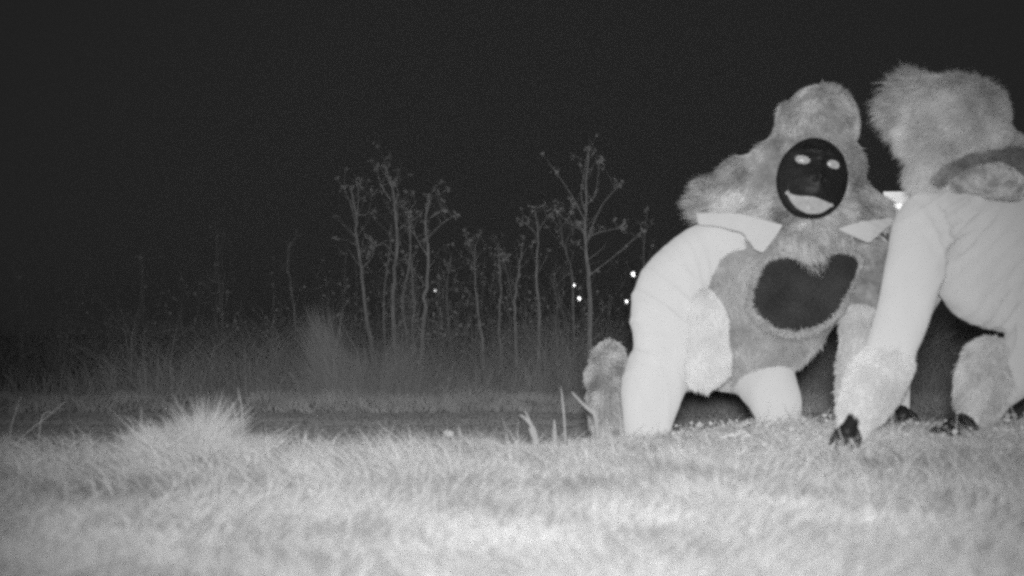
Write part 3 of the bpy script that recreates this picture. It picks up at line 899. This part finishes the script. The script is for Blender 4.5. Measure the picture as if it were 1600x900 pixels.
# black chest plate: a shield of fleece with a rounded lower edge
def shield(u, v):
    """signed 'inside' of the shield outline in patch pixels (x right, z up)"""
    return u, v
out_px = [(1192, 412), (1178, 440), (1171, 474), (1184, 496), (1208, 512), (1240, 518), (1275, 510), (1302, 492), (1322, 460), (1342, 412), (1330, 396), (1300, 394), (1262, 402), (1222, 400)]
def spline_closed(pts, k=6):
    n = len(pts); res = []
    for i in range(n):
        p0, p1_, p2, p3 = (Vector(pts[(i + j) % n]).to_3d() if len(pts[0]) == 2 else Vector(pts[(i + j) % n]) for j in (-1, 0, 1, 2))
        for t in range(k): res.append(catmull([p0, p1_, p2, p3], 1, t / k))
    return res
oc = spline_closed(out_px, 5)
cx = sum(p.x for p in oc) / len(oc); cy = sum(p.y for p in oc) / len(oc)
oc = [Vector((cx + (p.x - cx) * 1.06, cy + (p.y - cy) * 1.07, 0)) for p in oc]
rings, V, Q = 12, [], []
for k in range(rings + 1):
    f = k / rings
    for p in oc:
        x = cx + (p.x - cx) * f; y = cy + (p.y - cy) * f
        # follow the barrel of the chest: deeper towards the sides
        bx_ = (x - 1240) / 118; by_ = (y - 445) / 125
        dd = 4.12 - 0.02 + 0.17 * (1 - math.sqrt(max(0.05, 1 - 0.72 * bx_ * bx_ - 0.55 * by_ * by_))) + (0.05 if k == rings else 0) - 0.022 * (1 - f ** 4)
        V.append(tuple(P(x, y, dd)))
n = len(oc)
for k in range(rings):
    for i in range(n): Q.append((k * n + i, k * n + (i + 1) % n, (k + 1) * n + (i + 1) % n, (k + 1) * n + i))
me = mesh_np('chest_plate', np.array(V), np.array(Q))
furred('chest_plate', me, 18000, 0.030, down, p1, [M['blackfur']], 0.7, 0.003, 0.25, label='black fleece patch over the belly')

# fringe of the vest's fur lying over the edge of the plate
_per = np.array([V[(rings - 1) * n + i] for i in range(n)])
_k = rng.integers(0, n, 5200); _t = rng.random((5200, 1))
_p = _per[_k] * (1 - _t) + _per[(_k + 1) % n] * _t
_c = _per.mean(0)
_in = unit(_c - _p)
_root = _p - _in * (0.004 + 0.016 * rng.random((5200, 1))) + np.array([0, -0.012, 0])
_d0 = unit(_in * rng.uniform(-0.3, 0.6, (5200, 1)) + np.array([0, -0.35, -0.45]) + rng.normal(size=(5200, 3)) * 0.35)
_bv, _bq, _bt, _ba = blades(_root, _d0, unit(_d0 + np.array([0, 0.3, -0.6])), rng.uniform(0.008, 0.024, 5200) * (1 + 0.4 * vnoise(_root, 40, 99)), 0.0036 * rng.uniform(0.6, 1.3, 5200), rng.random(5200))
link('fur_fringe', mesh_np('fur_fringe', _bv, _bq, _bt, True, _ba), p1, [M['fur_vest']])

# fleecy glove cuff on the right forearm, hanging down in front
Gv = Solid(); Gv.chain([(1098, 476, 4.17, 24), (1104, 500, 4.10, 32), (1105, 535, 4.07, 33), (1106, 572, 4.06, 33)]); Gv.chain([(1084, 592, 4.06, 10), (1106, 584, 4.05, 14), (1132, 576, 4.06, 10)])
me = Gv.fuse('fur_cuff', 0.008, 6)
furred('fur_cuff', me, 17000, 0.030, (-0.05, 0.0, -1.0), p1, [M['fur_white']], 0.2, 0.0036, 0.10, clump=0.35, label='long white fur cuff hanging down from the bent forearm')
hand('hand', P(1106, 565, 4.04), (0.05, 0.0, -1), (0, -1, 0.1), 0.115, p1, (60, 70, 75, 80))

# left forearm cuff and hand on the ground behind the other person's glove
Gv = Solid(); Gv.chain([(1340, 396, 4.36, 40), (1358, 420, 4.35, 42), (1352, 480, 4.33, 36)])
me = Gv.fuse('fur_sleeve', 0.009, 5)
furred('fur_sleeve', me, 5200, 0.022, down, p1, [M['fur_mottled']], 0.35, 0.004, 0.25, label='mottled grey fur on the left upper arm')
Gv = Solid(); Gv.chain([(1346, 500, 4.3, 32), (1336, 560, 4.24, 25), (1328, 620, 4.18, 23)])
me = Gv.fuse('fur_cuff', 0.009, 5)
furred('fur_cuff', me, 11000, 0.028, down, p1, [M['fur_light']], 0.3, 0.004, 0.25, label='pale fur cuff on the straight left forearm')
lh = P(1325, 640, 4.14); gz = float(ground_z(lh.x, lh.y))
hand('hand', (lh.x, lh.y, gz + 0.09), (-0.1, -0.75, -0.62), (0, -0.6, 0.8), 0.16, p1, (20, 22, 24, 28))

# boots of fur
for cx_, chain_, nm in ((945, [(952, 556, 4.74, 24), (947, 590, 4.72, 30), (955, 635, 4.68, 34), (966, 690, 4.72, 32)], 'left'),
                        (1215, [(1214, 640, 4.85, 24), (1212, 680, 4.95, 26)], 'right')):
    Gv = Solid(); Gv.chain(chain_)
    me = Gv.fuse('fur_boot', 0.01, 6)
    furred('fur_boot', me, 12000, 0.036, (0.0, 0.1, -1.0), p1, [M['fur']], 0.4, 0.0045, 0.55, clump=0.7)
for hx, tx, dd in ((950, 946, 4.84), (1214, 1212, 5.0)):
    q = P(hx, 690, dd); gz = float(ground_z(q.x, q.y))
    foot('foot', (q.x, dd + 0.02, gz + 0.02), (q.x, dd - 0.20, gz + 0.02), 0.07, p1)

# hood and cape: one shaggy pelt
Hd = Solid()
Hd.ball(1281, 196, 4.26, 58, 64, 66, roll=6)
Hd.ball(1278, 262, 4.27, 70, 68, 72)
Hd.ball(1268, 318, 4.29, 66, 48, 60)
Hd.chain([(1240, 262, 4.32, 44), (1195, 286, 4.33, 46), (1148, 301, 4.33, 41), (1114, 306, 4.33, 28)])
Hd.chain([(1215, 318, 4.30, 38), (1160, 318, 4.3, 24), (1112, 316, 4.3, 17)])
Hd.chain([(1205, 262, 4.33, 34), (1150, 284, 4.33, 32)])
Hd.chain([(1318, 296, 4.3, 36), (1345, 318, 4.31, 28), (1372, 328, 4.32, 16)])
Hd.chain([(1266, 350, 4.22, 44), (1262, 375, 4.17, 36), (1264, 388, 4.15, 20)])
Hd.chain([(1240, 215, 4.3, 34), (1236, 182, 4.3, 22)])
Hd.chain([(1235, 240, 4.3, 42), (1205, 262, 4.32, 38)])
me = Hd.fuse('fur_hood', 0.01, 9)
mc = P(1276, 276, 4.055)          # mask centre
MW, MH = PR(55, 4.06), PR(65, 4.06)
ROLL = R(8)
def hood_flow(p, q):
    u = p - np.array(mc)
    f = np.stack([u[:, 0] * 2.2, np.full(len(p), 0.25), -np.full(len(p), 0.55)], 1)
    f[:, 0] += np.where(u[:, 2] < -0.02, np.sign(u[:, 0]) * 0.35, 0)
    return f
def hood_keep(p, q):
    'no strands where the mask sits'
    u = (p - np.array(mc)); a = (u[:, 0] / MW) ** 2 + (u[:, 2] / MH) ** 2
    return ~((a < 0.97) & (u[:, 1] < 0.16))
def hood_len(p):
    u = p - np.array(mc)
    return 0.028 + 0.030 * sstep(-u[:, 2], 0.0, 0.12) + 0.040 * sstep(np.abs(u[:, 0]), 0.22, 0.42)
furred('fur_hood', me, 62000, hood_len, hood_flow, p1, [M['fur']], 0.32, 0.0036, 0.36, keep=hood_keep, clump=1.0, label='shaggy pointed hood spreading into a shoulder cape')
# bib of longer fur under the chin
Bb = Solid(); Bb.chain([(1225, 378, 4.17, 20), (1262, 384, 4.13, 25), (1310, 380, 4.17, 22)])
me = Bb.fuse('fur_bib', 0.008, 5)
furred('fur_bib', me, 5200, lambda p: 0.03 + 0.045 * np.exp(-((p[:, 0] - P(1262, 380, 4.13).x) / 0.06) ** 2), (0.1, -0.35, -1.0), p1, [M['fur']], 0.22, 0.0036, 0.15, clump=0.5, label='ragged fur bib over the black chest')

# collar points of the shirt: soft folded cloth
def flap(pts, parent, thick=0.034, name='collar_point'):
    bot = [P(*q) for q in pts]; n = len(bot)
    cb = sum(bot, Vector()) / n
    V = [tuple(v) for v in bot] + [tuple(v + Vector((0, -thick, 0))) for v in bot] + [tuple(cb), tuple(cb + Vector((0, -thick * 1.5, 0)))]
    Q, T = [], []
    for i in range(n):
        j = (i + 1) % n
        Q.append((i, j, n + j, n + i)); T.append((2 * n, j, i)); T.append((2 * n + 1, n + i, n + j))
    S = Solid(); S.add((V, Q, T))
    me = S.fuse(name, 0.0045, 22)
    wrinkle(me, [(cb, 0.12, (0.3, 0, 1), 110, 0.005)], 0.0015, 700)
    return link(name, me, parent, [M['collar']])
flap([(1086, 334, 4.27), (1150, 334, 4.17), (1222, 352, 4.10), (1212, 368, 4.10), (1190, 397, 4.10), (1178, 392, 4.11), (1160, 366, 4.13), (1118, 352, 4.2), (1090, 352, 4.26)], p1)
flap([(1306, 358, 4.11), (1345, 346, 4.14), (1390, 340, 4.25), (1393, 350, 4.25), (1355, 382, 4.14)], p1)

# mask
def mask_z(u, v):
    r2 = u * u + v * v
    z = 0.062 * (1 - r2)
    g = lambda cu, cv, su, sv: math.exp(-((u - cu) / su) ** 2 - ((v - cv) / sv) ** 2)
    z += 0.030 * g(-0.32, 0.60 , 0.34, 0.12) + 0.030 * g(0.36, 0.60, 0.34, 0.12) + 0.01 * g(0, 0.64, 0.15, 0.1)
    z -= 0.020 * g(-0.37, 0.37, 0.24, 0.16) + 0.020 * g(0.40, 0.37, 0.24, 0.16)
    z += 0.014 * g(0.03, 0.15, 0.13, 0.35) + 0.016 * g(0.0, -0.03, 0.26, 0.12)
    z -= 0.012 * g(-0.10, -0.08, 0.07, 0.06) + 0.012 * g(0.14, -0.08, 0.07, 0.06)
    z += 0.024 * g(-0.05, -0.45, 0.60, 0.34)
    mu = (u + 0.08) / 0.68
    if abs(mu) < 1.05:
        mv = -0.66 + 0.24 * mu * mu
        z -= 0.010 * math.exp(-((v - mv) / 0.16) ** 2) * max(0, 1 - mu ** 4)
    z += 0.012 * g(-0.05, -0.87, 0.45, 0.07)
    z += 0.004 * math.sin(u * 9 + v * 17) * g(0, 0.85, 0.5, 0.2) + 0.002 * mnoise.noise(Vector((u * 5, v * 5, 3)))
    return z
cr, sr = math.cos(ROLL), math.sin(ROLL)
def mask_pt(u, v, dz=0.0):
    z = mask_z(u, v) + dz
    x = u * MW; h = v * MH
    X = x * cr + h * sr; Z = -x * sr + h * cr
    return Vector((mc.x + X, mc.y + 0.045 - z, mc.z + Z))
nr, ns_ = 44, 96
V = [tuple(mask_pt(0, 0))]; T, Q = [], []
for i in range(1, nr + 1):
    r_ = i / nr
    for k in range(ns_):
        a = 2 * math.pi * k / ns_
        V.append(tuple(mask_pt(r_ * math.cos(a), r_ * math.sin(a))))
for k in range(ns_):                       # turned-back rim gives the mask its thickness
    a = 2 * math.pi * k / ns_
    V.append(tuple(mask_pt(0.99 * math.cos(a), 0.99 * math.sin(a), -0.045)))
for k in range(ns_):
    T.append((0, 1 + k, 1 + (k + 1) % ns_))
    for i in range(nr): Q.append((1 + i * ns_ + k, 1 + (i + 1) * ns_ + k, 1 + (i + 1) * ns_ + (k + 1) % ns_, 1 + i * ns_ + (k + 1) % ns_))
mask = link('mask', mesh_np('mask', np.array(V), np.array(Q), np.array(T)), p1, [M['black']])
mask['label'] = 'dark grinning ape mask with heavy brows'
for eu, ew in ((-0.37, 14.5), (0.42, 13.0)):
    c = mask_pt(eu, 0.37, 0.0)
    v_ = ball_np(c + Vector((0, 0.003, 0)), (PR(ew, 4.05), PR(7, 4.05), PR(8.6, 4.05)), Matrix.Rotation(ROLL + R(8), 3, 'Y'), 20, 12)
    S = Solid(); S.add(v_); link('eye', S.plain('eye'), mask, [M['eye']])
# open mouth: bared teeth between the two lips, traced as upper and lower lip lines
def to_uv(px, py):
    X, Z = px - 1276.0, 276.0 - py
    return (X * cr - Z * sr) / 55.0, (X * sr + Z * cr) / 65.0
up_ = [Vector((*to_uv(*q), 0)) for q in ((1229, 298), (1237, 303), (1248, 307), (1264, 310), (1284, 314), (1303, 320))]
lo_ = [Vector((*to_uv(*q), 0)) for q in ((1229, 299), (1236, 313), (1248, 326), (1264, 334), (1286, 332), (1303, 321))]
def along(pts, t):
    t = t * (len(pts) - 1); i = min(int(t), len(pts) - 2)
    return catmull(pts, i, t - i)
V, Q = [], []
nn_ = 60
for i in range(nn_ + 1):
    a_, b_ = along(up_, i / nn_), along(lo_, i / nn_)
    groove = 0.0025 * (math.cos(i / nn_ * math.pi * 14) > 0.86)
    for k in range(6):
        q = a_.lerp(b_, k / 5)
        V.append(tuple(mask_pt(q.x, q.y, 0.013 + 0.007 * math.sin(math.pi * k / 5) - groove * (k < 4))))
    if i:
        for k in range(5):
            a = (i - 1) * 6 + k; Q.append((a, a + 1, a + 7, a + 6))
o = link('teeth', mesh_np('teeth', np.array(V), np.array(Q)), mask, [M['teeth']])
sm = o.modifiers.new('t', 'SOLIDIFY'); sm.thickness = 0.01; sm.offset = -1

# ================================================================== BENDING PERSON
p2x = P(1500, 600, 3.85)
p2 = empty('person', (p2x.x, 3.85, float(ground_z(p2x.x, 3.85))), 'person bent over on all fours at the right edge, shaggy head turned away', 'person', 'people in ape suits')
B = Solid()
B.chain([(1500, 345, 3.84, 62), (1575, 385, 3.95, 118), (1680, 405, 4.02, 122), (1790, 430, 4.1, 112)])
B.chain([(1555, 425, 3.92, 92), (1640, 430, 3.98, 105)])
B.chain([(1475, 250, 3.8, 40), (1500, 320, 3.85, 58)])
B.chain([(1510, 350, 3.86, 60), (1450, 342, 3.73, 46), (1432, 410, 3.67, 46), (1411, 490, 3.63, 41), (1388, 555, 3.6, 39), (1362, 620, 3.58, 26)])
B.chain([(1500, 360, 4.0, 50), (1450, 430, 4.2, 36), (1400, 540, 4.28, 28), (1402, 640, 4.3, 20)])
B.chain([(1790, 440, 4.0, 100), (1690, 500, 3.88, 78), (1622, 545, 3.82, 52), (1612, 562, 3.82, 44)])
B.chain([(1615, 560, 3.84, 44), (1560, 605, 3.86, 36), (1516, 652, 3.86, 22)])
B.chain([(1800, 450, 4.25, 90), (1730, 560, 4.35, 60), (1760, 630, 4.5, 40), (1770, 690, 4.6, 26)])
me = B.fuse('body', 0.0105, 22)
wrinkle(me, [
    (P(1500, 320, 3.65), 0.17, (-0.45, 0.1, 0.8), 60, 0.025),
    (P(1560, 400, 3.7), 0.22, (-0.8, 0.1, 0.62), 58, 0.032),
    (P(1590, 500, 3.7), 0.2, (1.0, 0.1, -0.25), 62, 0.032),
    (P(1460, 350, 3.6), 0.10, (1.0, 0.1, 0.45), 60, 0.022),
    (P(1400, 550, 3.55), 0.08, (0.25, 0.0, 1.0), 55, 0.014)], 0.0016, 500)
link('body', me, p2, [M['fabric']])

# head: long shaggy hood seen from behind and the side
Hd = Solid()
Hd.ball(1490, 188, 3.72, 80, 64, 76, roll=8)
Hd.ball(1447, 160, 3.72, 44, 34, 44)
Hd.ball(1455, 212, 3.72, 40, 40, 40)
Hd.chain([(1480, 215, 3.72, 56), (1462, 255, 3.72, 34), (1452, 285, 3.74, 22)])
Hd.chain([(1535, 215, 3.74, 45), (1590, 226, 3.8, 14), (1660, 238, 3.9, 14)])
me = Hd.fuse('fur_hood', 0.01, 8)
hc = P(1505, 200, 3.72)
def h2flow(p, q):
    u = p - np.array(hc)
    f = np.stack([u[:, 0] * 4.0 - 0.25, np.zeros(len(p)), u[:, 2] * 1.8 - 0.25], 1)
    low = sstep(-u[:, 2], 0.03, 0.14)
    f[:, 0] += 0.25 * low; f[:, 2] -= 0.9 * low
    return f
def h2len(p):
    u = p - np.array(hc)
    return 0.032 + 0.046 * sstep(-u[:, 0], 0.05, 0.2) + 0.022 * sstep(u[:, 2], 0.05, 0.14)
furred('fur_hood', me, 62000, h2len, h2flow, p2, [M['fur_head']], 0.26, 0.0038, 0.5, clump=0.85, label='long shaggy hood fur swept off the face')
S = Solid(); S.chain([(1462, 280, 3.66, 7), (1486, 263, 3.64, 8), (1520, 249, 3.64, 10), (1560, 245, 3.67, 11), (1610, 254, 3.71, 17), (1670, 275, 3.76, 22)])
me = S.fuse('neck_band', 0.008, 6)
furred('neck_band', me, 16000, 0.026, (0.4, -0.1, -0.6), p2, [M['dark']], 0.5, 0.0035, 0.35, clump=0.9)
S = Solid(); S.chain([(1497, 288, 3.64, 12), (1525, 282, 3.62, 20), (1556, 282, 3.62, 28), (1584, 292, 3.66, 20)])
me = S.fuse('fur_trim', 0.008, 4)
furred('fur_trim', me, 7000, 0.015, (0.3, -0.1, -0.7), p2, [M['fur_mottled2']], 0.6, 0.004, 0.3, clump=1.2, label='matted pale fur trim below the dark neck band')

S = Solid(); S.chain([(1384, 572, 3.59, 42), (1366, 600, 3.575, 45), (1350, 635, 3.57, 38), (1338, 662, 3.57, 24)])
me = S.fuse('fur_cuff', 0.009, 6)
furred('fur_cuff', me, 22000, 0.028, (-0.25, 0.0, -1.0), p2, [M['fur_light']], 0.3, 0.0038, 0.3, clump=0.6, label='thick pale fur cuff over the planted hand')
hw = P(1331, 660, 3.53)
hand('hand', hw, (-0.50, -0.30, -0.80), (-0.30, -0.85, 0.30), 0.135, p2, (14, 26, 34, 48), 0.16)
q = P(1404, 640, 4.28); gz = float(ground_z(q.x, q.y))
hand('hand', (q.x, q.y, gz + 0.10), (0.1, -0.7, -0.6), (0, -0.6, 0.8), 0.16, p2, (20, 22, 24, 28))
S = Solid(); S.chain([(1548, 560, 3.86, 34), (1541, 590, 3.85, 40), (1530, 625, 3.85, 34)])
me = S.fuse('fur_boot', 0.009, 6)
furred('fur_boot', me, 18000, 0.036, (-0.15, 0.0, -1.0), p2, [M['fur_boot']], 0.35, 0.004, 0.5, clump=0.6)
q = P(1515, 670, 3.84); gz = float(ground_z(q.x, q.y))
foot('foot', (q.x + 0.02, 3.86, gz + 0.045), (q.x - 0.15, 3.74, gz + 0.055), 0.07, p2)
q = P(1775, 690, 4.6); gz = float(ground_z(q.x, q.y))
foot('foot', (q.x, 4.62, gz + 0.03), (q.x - 0.14, 4.42, gz + 0.03), 0.075, p2)

# ================================================================== HAZE: thin volume added so flash backscatter lifts the blacks like sensor offset
HV, HQ, _ = boxy((0, 155, 5), 290, 195, 7)
hz = link('added_haze', mesh_np('added_haze', np.array(HV), np.array(HQ), None, False), None, [])
hm = bpy.data.materials.new('added_veil'); hm.use_nodes = True
nt = hm.node_tree; nt.nodes.remove(nt.nodes['Principled BSDF'])
pv = nt.nodes.new('ShaderNodeVolumePrincipled'); pv.inputs['Color'].default_value = (0.9, 0.9, 0.9, 1); pv.inputs['Density'].default_value = 0.0009
nt.links.new(pv.outputs[0], nt.nodes['Material Output'].inputs['Volume'])
hz.data.materials.append(hm)
tag(hz, 'thin even veil added through the air to lift the dark tones', 'added_haze', None, 'stuff')
